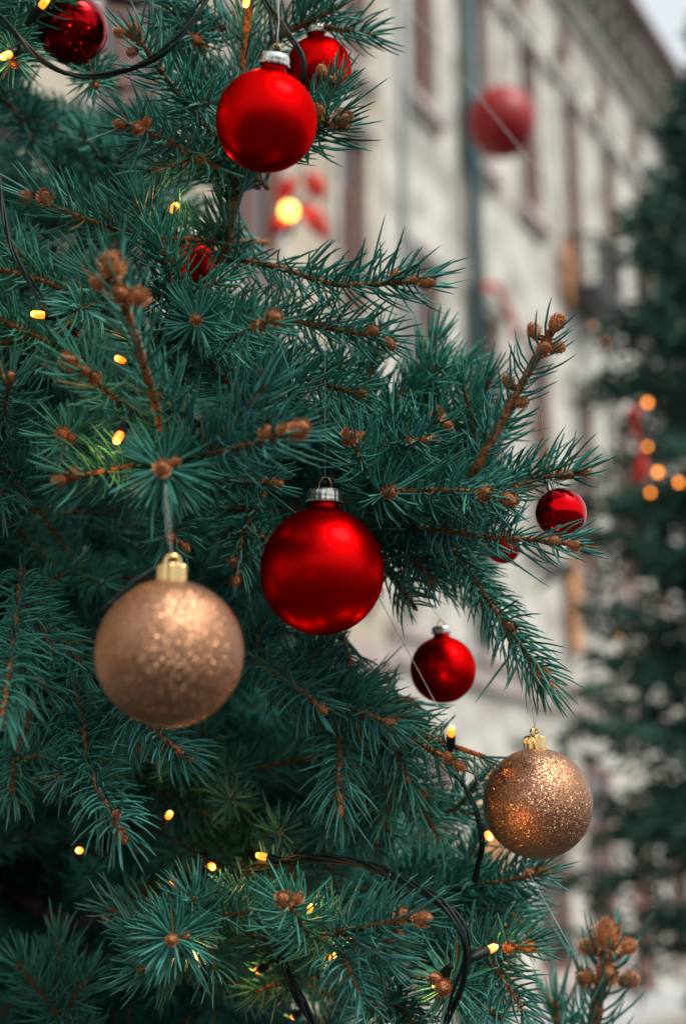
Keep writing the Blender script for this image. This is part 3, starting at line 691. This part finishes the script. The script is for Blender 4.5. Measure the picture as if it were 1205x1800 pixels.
def fits(p, d, L, margin):
    for t in (.25, .5, .75, 1.0, 1.0 + .02 / L):
        x, y, dd = proj(p + d * L * t)
        if dd < .3: return False
        if -60 < y < 1860:
            if x > xmax(y) - margin: return False
            for c in CLEAR:
                if ((x-c[0])/(c[2]+50))**2 + ((y-c[1])/(c[3]+50))**2 < 1: return False
            for hx, hy, rx, ry in holes:
                if ((x-hx)/rx)**2 + ((y-hy)/ry)**2 < 1: return False
    return True
def frame_of(d, roll):
    x = Vector(d); zax = Vector((0, 0, 1)) - x * x.z
    if zax.length < .1: zax = Vector((0, 1, 0))
    zax.normalize(); yax = zax.cross(x)
    return Matrix((x, yax, zax)).transposed().to_quaternion() @ Quaternion((1, 0, 0), roll)
def tips_fit(kind, p, d, roll):
    q = frame_of(d, roll)
    for tp, td in PROTO[kind][2]:
        for e in (0, -.03):
            x, y, dd = proj(p + np.array(q @ Vector(tp + td * e)))
            if -60 < y < 1860 and (x > xmax(y) + 25 or any(((x-c[0])/(c[2]+48))**2 + ((y-c[1])/(c[3]+48))**2 < 1 for c in CLEAR)): return False
    return True
def place(kind, p, d, roll, budn=0):
    wm, nm, tips, L = PROTO[kind]
    o = link('branch', wm, tree, p - TRUNK); o.rotation_mode = 'QUATERNION'
    o.rotation_quaternion = frame_of(d, roll)
    tag(link('needles', nm, o), kind='stuff')
    for tp, td in tips[:budn]: bud(o, tp - td * .003, td, random.uniform(.006, .008))
    return o
count = 0; tries = 0
# outer shell seen in the frame, behind the branches picked out above
while count < 62 and tries < 6000:
    tries += 1
    y = rng.uniform(-80, 1880); x = rng.uniform(-60, xmax(y) - 20); dep = rng.uniform(1.05, 1.28)
    k = int(rng.integers(0, 5)); L_ = PROTO[k][3]
    if x < 470 and y > 980 or x < 230 and y < 340: dep += .32
    tip = at(x, y, dep)
    out = tip - TRUNK; out[2] = 0; out = unit(out)
    d = unit(out + np.array([rng.normal(0, .3), rng.normal(0, .25), rng.normal(.02, .28)]))
    p = tip - d * L_
    roll = rng.normal(0, .5)
    if (p @ AF - AC @ AF) < 1.0 or not fits(p, d, L_, 18) or not tips_fit(k, p, d, roll): continue
    place(k, p, d, roll, 2 if dep < 1.14 else 0); count += 1
# branchlets added behind the lower middle to shade the left hollow; others close gaps
for (bx, by, bd), nn in ((((480, 740), (1170, 1480), (1.14, 1.4)), 12), (((180, 520), (960, 1260), (1.14, 1.4)), 12), (((-20, 330), (90, 340), (1.14, 1.38)), 7), (((280, 600), (1600, 1800), (1.14, 1.34)), 6), (((-20, 160), (1500, 1720), (1.14, 1.36)), 4)):
    m_ = 0; tries = 0
    while m_ < nn and tries < 800:
        tries += 1; tip = at(rng.uniform(*bx), rng.uniform(*by), rng.uniform(*bd)); k = int(rng.choice([0, 2, 1])); L_ = PROTO[k][3]
        out = tip - TRUNK; out[2] = 0; d = unit(unit(out) + rng.normal(0, .2, 3)); roll = rng.normal(0, .4); p = tip - d * L_
        if (p @ AF - AC @ AF) < 1.05 or not fits(p, d, L_, 10) or not tips_fit(k, p, d, roll): continue
        place(k, p, d, roll); m_ += 1
# deep inside and round the rest of the tree
count2 = 0; tries = 0
while count2 < 82 and tries < 9000:
    tries += 1
    z = rng.uniform(.75, 3.4) if count2 > 76 else rng.uniform(1.4, 2.5)
    Rr = .95 * (1 - (z - .6) / 4.2); az = rng.uniform(0, 2*math.pi)
    if count2 <= 76: az = rng.uniform(-2.2, .9)
    f = rng.uniform(.25, .95); k = int(rng.choice([1, 3, 3, 4])); L_ = PROTO[k][3]
    out = np.array([math.cos(az), math.sin(az), 0]); d = unit(out + np.array([rng.normal(0, .2), rng.normal(0, .2), rng.normal(-.02, .2)]))
    tip = TRUNK + out * max(Rr * f, .30) + UP * z; p = tip - d * L_
    x, y, dd = proj(tip)
    if dd < 1.12 and -250 < y < 2050 and -300 < x < 1300: continue
    roll = rng.normal(0, .5)
    if dd < .9 or not fits(p, d, L_, 25) or not tips_fit(k, p, d, roll): continue
    place(k, p, d, roll); count2 += 1
# unseen limbs added above and left of the frame to block sky light
for i in range(44):
    if i < 28: tip = at(rng.uniform(-200, 420), rng.uniform(-420, -130), rng.uniform(.86, 1.15))
    else: tip = at(rng.uniform(-520, -140), rng.uniform(0, 1900), rng.uniform(.9, 1.2))
    k = int(rng.integers(0, 5)); out = tip - TRUNK; out[2] = 0
    d = unit(unit(out) + rng.normal(0, .12, 3))
    if any(-50 < q[0] < 1250 and -50 < q[1] < 1850 for q in [proj(tip - d * t + UP * u_) for t in (0, .1, .2) for u_ in (0, -.06)]): continue
    place(k, tip - d * PROTO[k][3], d, rng.normal(0, .4))
# boughs from the trunk into the shell
bo_ = MB()
for i in range(34):
    z = 1.0 + i * .065; az = -1.6 + (i * 2.4) % 3.0; ln = .62 * (1 - (z - .6) / 4.2) + .1
    e = np.array([math.cos(az), math.sin(az), 0]) * ln
    if proj(TRUNK + UP * z + e)[0] > xmax(proj(TRUNK + UP*z + e)[1]) - 120: e *= .6
    p_, _ = smooth_path([UP*z, UP*(z+.02) + e*.4, UP*(z-.01) + e*.75, UP*(z+.02) + e], .03)
    v_, q_ = tube_arrays(p_, np.linspace(.013, .004, len(p_)) * rng.uniform(.9, 1.1, len(p_)), 8)
    link('bough', mesh_np('bough', v_, q_, None, [M_BARK]), tree)

# ------------------------------------------------------------------ baubles
def sphere_prof(r, n=40, neck=None, squash=1.0):
    pr = [(r*math.sin(a), -r*squash*math.cos(a)) for a in np.linspace(.0005, math.pi*(1 - .5/n), n)]
    if neck:
        rn, zn = neck; pr = [q for q in pr if not (q[1] > 0 and q[0] < rn*1.25)]
        pr += [(rn*1.06, r*squash*.985), (rn, r*squash*1.03), (rn, zn)]
    return pr
def bauble(x, y, dpx, dep, kind, label, tilt=0, tiltf=0, thread=None, squash=1.0, group=None, spin=0):
    r = dpx / 2500 * dep / 2; c_ = at(x, y, dep)
    o = thing('bauble', c_, label, 'bauble', group)
    o.rotation_euler = (R(tiltf), R(tilt), R(spin))
    m_ = MB()
    if kind in ('red', 'gloss', 'dark'):
        cr_ = r * .275; zt = r * squash
        m_.lathe(sphere_prof(r, 44, (cr_*.86, zt*1.2), squash), 56); m_.build('ball', {'red': M_RED, 'gloss': M_REDGLOSS, 'dark': M_SHADEBALL}[kind], o, smooth=True)
        cp = MB(); h0 = zt * 1.09
        cp.lathe([(cr_*1.06, h0 - .012*r), (cr_*1.12, h0), (cr_*1.02, h0 + .05*r), (cr_*1.05, h0 + .09*r), (cr_*1.0, h0 + .17*r), (cr_*.93, h0 + .205*r), (cr_*.7, h0 + .215*r), (cr_*.12, h0 + .20*r)], 72, [.055, .05, .02, .028, .02, .006, 0, 0, 18])
        co = cp.build('cap', M_CAP, o, smooth=True)
        wr = MB(); zt2 = h0 + .20*r
        wr.tube([(-.10*r, 0, zt2 - .02*r), (-.10*r, 0, zt2 + .10*r), (-.05*r, 0, zt2 + .19*r), (0, 0, zt2 + .22*r), (.05*r, 0, zt2 + .19*r), (.10*r, 0, zt2 + .10*r), (.10*r, 0, zt2 - .02*r)], .0005, 8)
        wr.build('hook', M_WIRE, co, smooth=True); top = zt2 + .21*r
    else:
        cr_ = r * (.19 if kind == 'glitter' else .24); zt = r
        m_.lathe(sphere_prof(r, 48), 64); m_.build('ball', M_GLIT if kind == 'glitter' else M_REDMINI, o, smooth=True)
        cp = MB(); h0 = zt * .965; hh = r * .26
        cp.lathe([(cr_, h0), (cr_, h0 + hh*.8), (cr_*.97, h0 + hh*.93), (cr_*.86, h0 + hh), (.0001, h0 + hh)], 72, [.11, .11, .09, 0, 0, 10])
        co = cp.build('cap', M_GOLDCAP if kind == 'glitter' else M_CAP, o, smooth=True)
        lo = MB(); rr = cr_ * .50; zz = h0 + hh + rr*.35
        lo.tube([(rr*math.cos(a), 0, zz + rr*math.sin(a)) for a in np.linspace(-.45, math.pi+.45, 22)], rr*.40, 10); lo.build('loop', M_GOLDCAP if kind == 'glitter' else M_CAP, co, smooth=True); top = zz + rr
    if thread:
        mw = o.rotation_euler.to_matrix().to_4x4(); mw.translation = Vector(c_); inv = mw.inverted()
        th = MB()
        for path in thread['paths']:
            P_ = [inv @ Vector(at(*q)) for q in path]
            if thread.get('join', True): P_ = [Vector((0, 0, top - .0006))] + P_
            th.tube([tuple(q) for q in P_], thread.get('r', .00022), 6)
        th.build('hanging_thread', thread.get('m', M_THREAD), o, smooth=True)
    return o
bauble(468, 213, 178, .845, 'red', 'frosted red glass bauble hanging in front of spruce twigs at upper trunk shoot', tilt=9, tiltf=22, thread=dict(paths=[[(490, 40, .86), (488, -30, .90)]]))
bauble(560, 122, 116, 1.02, 'red', 'red bauble half hidden by a budded twig, behind the upper frosted one', tilt=-4, tiltf=18, thread=dict(paths=[[(551, 20, 1.01)]]))
bauble(128, 52, 124, 1.02, 'gloss', 'shiny mirror red bauble behind the looping light cable', tilt=3, thread=dict(paths=[[(130, -60, 1.03)]]))
bauble(566, 1004, 218, .92, 'red', 'large frosted red glass bauble on a long pale thread', squash=1.03, tilt=2, tiltf=9, thread=dict(paths=[[(571, 840, .922), (571, 505, .945)]]))
bauble(298, 1148, 260, .72, 'glitter', 'gold glitter bauble hanging under the star of needles', thread=dict(paths=[[(293, 935, .74), (290, 850, .78)], [(300, 940, .74), (291, 850, .78)], [(235, 1020, .745), (178, 1072, .76)]], r=.00010), spin=20)
bauble(778, 1177, 115, 1.09, 'red', 'small frosted red bauble hanging alone in the gap between branches', tilt=-2, tiltf=8, squash=1.02, thread=dict(paths=[[(760, 1070, 1.07), (738, 1040, 1.01)]]))
bauble(944, 1412, 192, .977, 'glitter', 'gold glitter bauble at the end of the drooping right hand branch', thread=dict(paths=[[(944, 1240, .962), (943, 1190, .955)], [(930, 1200, .957)]], r=.00018), spin=50, tilt=-1)
bauble(985, 902, 90, .945, 'mini', 'tiny shiny red bauble behind upright needles on a gold thread', tilt=-14, thread=dict(paths=[[(955, 770, .925), (930, 680, .919), (924, 655, .915)], [(944, 700, .93), (938, 650, .93), (926, 655, .93)]], r=.00025, m=M_GOLDTHREAD))
bauble(338, 466, 96, 1.055, 'red', 'red bauble mostly buried among needles below the vertical shoot', thread=dict(paths=[[(338, 390, 1.06)]]))
bauble(884, 962, 58, 1.06, 'red', 'dark red bauble tucked under the long right hand branch', thread=dict(paths=[[(888, 915, 1.05)]]))
bauble(138, 1012, 78, 1.2, 'dark', 'bauble deep in the tree, coloured dark for the shade there, with only its silver cap shining', thread=dict(paths=[[(138, 930, 1.2)]]), tilt=6)

# ------------------------------------------------------------------ light strings
def bulb_mesh():
    m_ = MB(); m_.lathe([(.0001, .0), (.0022, .0), (.0025, .003), (.0025, .0062), (.0021, .0080), (.0012, .0092), (.0001, .0096)], 14)
    o = m_.build('bulb', M_BULB, smooth=True); d = o.data; bpy.data.objects.remove(o); return d
def socket_mesh():
    m_ = MB(); m_.lathe([(.0001, -.016), (.0016, -.016), (.0022, -.012), (.0030, -.010), (.0031, .0), (.0027, .0012), (.0001, .0013)], 14)
    o = m_.build('socket', M_CABLE, smooth=True); d = o.data; bpy.data.objects.remove(o); return d
BME, SME = bulb_mesh(), socket_mesh()
def string(label, cables, bulbs):
    """cables: list of (pixel path, wires); bulbs: (x, y, d, lead x, lead y, lead d) the lead comes from the cable side"""
    p0 = at(*cables[0][0][0]); o = thing('light_string', p0, label, 'string lights')
    for path, nw in cables:
        pts, Lt = smooth_path([at(*q) for q in path], .006); m_ = MB()
        T = unit(np.gradient(pts, axis=0)); u = unit(np.cross(T, UP + .1)); v = np.cross(T, u)
        s = np.linspace(0, Lt, len(pts))
        for k in range(nw):
            ph = 2*math.pi*k/nw + s / .022 + .5*np.sin(s*60 + k); rr = .0014 if nw < 4 else .0021
            rr = rr * (1 + .65*np.sin(s*43 + k*2.3) * np.sin(s*17 + k))
            m_.tube(pts - p0 + (u * np.cos(ph)[:, None] + v * np.sin(ph)[:, None]) * rr[:, None], .00098, 7)
        m_.build('cable', M_CABLE, o, smooth=True)
    for q in bulbs:
        x, y, d, lx, ly, ld = q; p = at(x, y, d); l = at(lx, ly, ld); dv = unit(p - l)
        so = link('socket', SME, o, p - p0 - dv * .004); so.rotation_mode = 'QUATERNION'; so.rotation_quaternion = Vector(dv).to_track_quat('Z', 'Y')
        link('bulb', BME, so)
        pl = bpy.data.lights.new('bulb_light', 'POINT'); pl.energy = .013; pl.color = (1, .45, .12); pl.shadow_soft_size = .003
        link('bulb_light', pl, so, (0, 0, .0135))
        ld_ = MB(); e = p - dv * .019
        ld_.tube(smooth_path([e, e*.6 + l*.4 + UP*.002, l], .004)[0] - p0, .0012, 6); ld_.build('lead', M_CABLE, o, smooth=True)
string('dark cable with lit bulbs looping across the top in front of the shiny bauble',
    [([(-40,-10,.92),(20,50,.90),(80,110,.885),(150,134,.88),(240,116,.87),(300,82,.865),(345,22,.87),(385,-30,.88)], 3),
     ([(450,-20,.97),(500,50,.95),(533,100,.945),(530,150,.95),(515,200,.98)], 3), ([(470,-20,.98),(484,60,.97),(500,120,.96)], 2)],
    [(77,6,.92,50,40,.93), (13,97,.89,40,85,.90), (433,2,.95,440,-30,.96)])
string('dark cable with lit bulbs running down beside the pale gap at the left',
    [([(-10,250,.98),(5,360,.96),(20,430,.94),(50,490,.92),(85,545,.90),(140,590,.93)], 3), ([(320,200,1.03),(285,290,1.0),(262,390,.98),(255,440,1.0)], 3)],
    [(70,553,.895,100,556,.90), (304,366,.955,262,408,.975)])
string('dark cable with one lit bulb crossing behind the close budded twig',
    [([(180,640,.90),(220,672,.87),(265,705,.855),(320,732,.86),(375,752,.90),(420,760,.98)], 4)],
    [(209,768,.835,246,700,.86), (213,632,.97,240,640,.98)])
string('bundled dark cable with lit bulbs arching over the lowest branches',
    [([(430,1530,1.0),(470,1520,.98),(540,1508,.95),(620,1512,.93),(700,1542,.90),(780,1592,.875),(815,1650,.865),(812,1720,.87),(778,1810,.88)], 5),
     ([(780,1330,1.02),(808,1370,.99),(835,1420,.965),(846,1480,.97),(835,1550,1.0)], 3),
     ([(480,1630,.97),(498,1690,.95),(530,1760,.94),(570,1830,.93)], 5)],
    [(463,1506,.975,500,1516,.97), (793,1287,.98,790,1345,1.0), (858,1469,.93,838,1440,.96), (862,1668,.885,815,1690,.87), (543,1597,.93,530,1640,.96), (585,1683,.925,560,1720,.95), (345,1693,.93,365,1730,.95),
     (768,1725,.90,790,1700,.89), (518,1786,1.05,540,1770,1.0), (455,1705,1.0,490,1690,.96)])
string('lit bulbs glimmering deep among the dark lower left twigs',
    [([(110,1470,1.06),(180,1500,1.06),(260,1460,1.05),(330,1490,1.05),(400,1530,1.04)], 3)],
    [(297,1433,1.02,280,1462,1.05), (140,1495,1.0,165,1498,1.05), (372,1523,1.0,350,1503,1.045), (305,1548,1.06,320,1500,1.05)])

# thin nylon lines slanting through the air
for (a_, b_, lab) in (((660, -60, 1.5), (960, 318, 1.5), 'pale nylon line slanting across the large red ball'),
                      ((660, 1040, 1.03), (1010, 1680, .98), 'pale nylon line slanting across the small frosted bauble')):
    A_, B_ = at(*a_), at(*b_); m_ = MB(); m_.tube(smooth_path([A_*0, (B_-A_)*.5 - UP*.002, B_-A_], .02)[0], .00042 if a_[1] < 0 else .00028, 6)
    tag(m_.build('nylon_line', M_THREAD, None, A_, smooth=True), lab, 'line')

# ------------------------------------------------------------------ dark tree at the right
tb = at(1345, 900, 5.0); tb[2] = 0
ft = thing('dark_conifer', tb, 'dark green conifer with amber lights standing before the white house', 'conifer tree')
m_ = MB(); m_.tube(smooth_path([(0, 0, -.05), (.02, 0, 1.5), (0, .01, 3.2), (0, 0, 4.9)], .1)[0], np.linspace(.09, .015, len(smooth_path([(0, 0, -.05), (.02, 0, 1.5), (0, .01, 3.2), (0, 0, 4.9)], .1)[0])), 12); m_.build('trunk', M_BARK, ft, smooth=True)
nb = 780; Pn = []; Dn = []; tone = []
for i in range(nb):
    z = rng.uniform(1.32, 4.9); f = (4.95 - z) / 3.6; Rr = (.74 + .12 * max(0, min(1, (3.2 - z) / 1.2))) * min(1, f*2.6 + .05) * rng.uniform(.58, 1.12)
    az = rng.uniform(0, 2*math.pi); o_ = np.array([math.cos(az), math.sin(az), 0])
    t0 = rng.uniform(.3, .95); n = 34
    root = UP * z + o_ * Rr * t0 * .6; tip = UP * (z + rng.uniform(-.12, .10)) + o_ * Rr * (t0*.6 + .4)
    s = rng.uniform(0, 1, n)[:, None]
    Pn.append(root * (1 - s) + tip * s + rng.normal(0, .018, (n, 3))); Dn.append(unit(o_ * .8 + rng.normal(0, .6, (n, 3)))); tone.append(np.clip(rng.normal(rng.uniform(.2, .8), .15, n), 0, 1))
Pn = np.vstack(Pn); Dn = np.vstack(Dn); tone = np.concatenate(tone); n = len(Pn)
V, Q, T_, nv = needle_arrays(Pn, Dn, rng.normal(0, .12, (n, 3)), rng.uniform(.05, .10, n), rng.uniform(.007, .013, n), ((0, .6), (.45, 1.0)))
tag(link('crown', mesh_np('crown', V, Q, T_, [M_FARLEAF], rnd=np.repeat(tone, nv)), ft), kind='stuff')
p0 = at(1137, 708, 4.2); ls = thing('light_string', p0, 'amber bulbs strung through the dark conifer', 'string lights')
m_ = MB(); seq = [(1137,708,4.2),(1137,785,4.18),(1155,830,4.16),(1142,866,4.16),(1192,848,4.15)]
m_.tube(smooth_path([at(*q) + np.array([0, .03, 0]) for q in seq], .03)[0] - p0, .004, 6)
far = seq + [(1040,572,4.5),(1062,600,4.5),(1085,1120,4.45)]
m_.tube(smooth_path([at(*q) + np.array([0, .03, 0]) for q in far[4:]], .05)[0] - p0, .004, 6); m_.build('cable', M_CABLE, ls, smooth=True)
fb = MB(); fb.lathe([(.0001, -.016), (.011, -.012), (.016, 0), (.011, .012), (.0001, .016)], 12); fo_ = fb.build('bulb', M_FARBULB, smooth=True); fme = fo_.data; bpy.data.objects.remove(fo_)
for i, q in enumerate(far):
    o = link('bulb', fme, ls, at(*q) - p0); s_ = (.5, .38, .55, .42, .48)[i] if i < 5 else .16; o.scale = (s_,) * 3
rbn = thing('red_ribbon', at(1124, 845, 4.25), 'long red ribbon hanging on the dark conifer beside the amber bulbs', 'ribbon')
m_ = MB(); vs = []; n = 14
for k in range(n + 1):
    t = k / n; a = t * 3.2; wv = .016 + .010 * math.sin(t * 9)
    cpt = np.array([.012 * math.sin(t*5), .02*math.cos(t*4), .20 * t]); sd_ = np.array([math.cos(a*.4), math.sin(a*.4), 0]) * wv
    vs += [cpt - sd_, cpt + sd_, cpt + sd_ + (0, .004, 0), cpt - sd_ + (0, .004, 0)]
m_.add(vs, [(4*i + j, 4*i + (j+1) % 4, 4*i+4 + (j+1) % 4, 4*i+4+j) for i in range(n) for j in range(4)]); m_.build('tail', M_REDCLOTH, rbn, smooth=True)
m_ = MB(); m_.lathe([(.0001, -.02), (.02, -.015), (.028, 0), (.02, .015), (.0001, .02)], 12, c=(.012*math.sin(5), .02*math.cos(4), .205)); m_.build('knot', M_REDCLOTH, rbn, smooth=True)
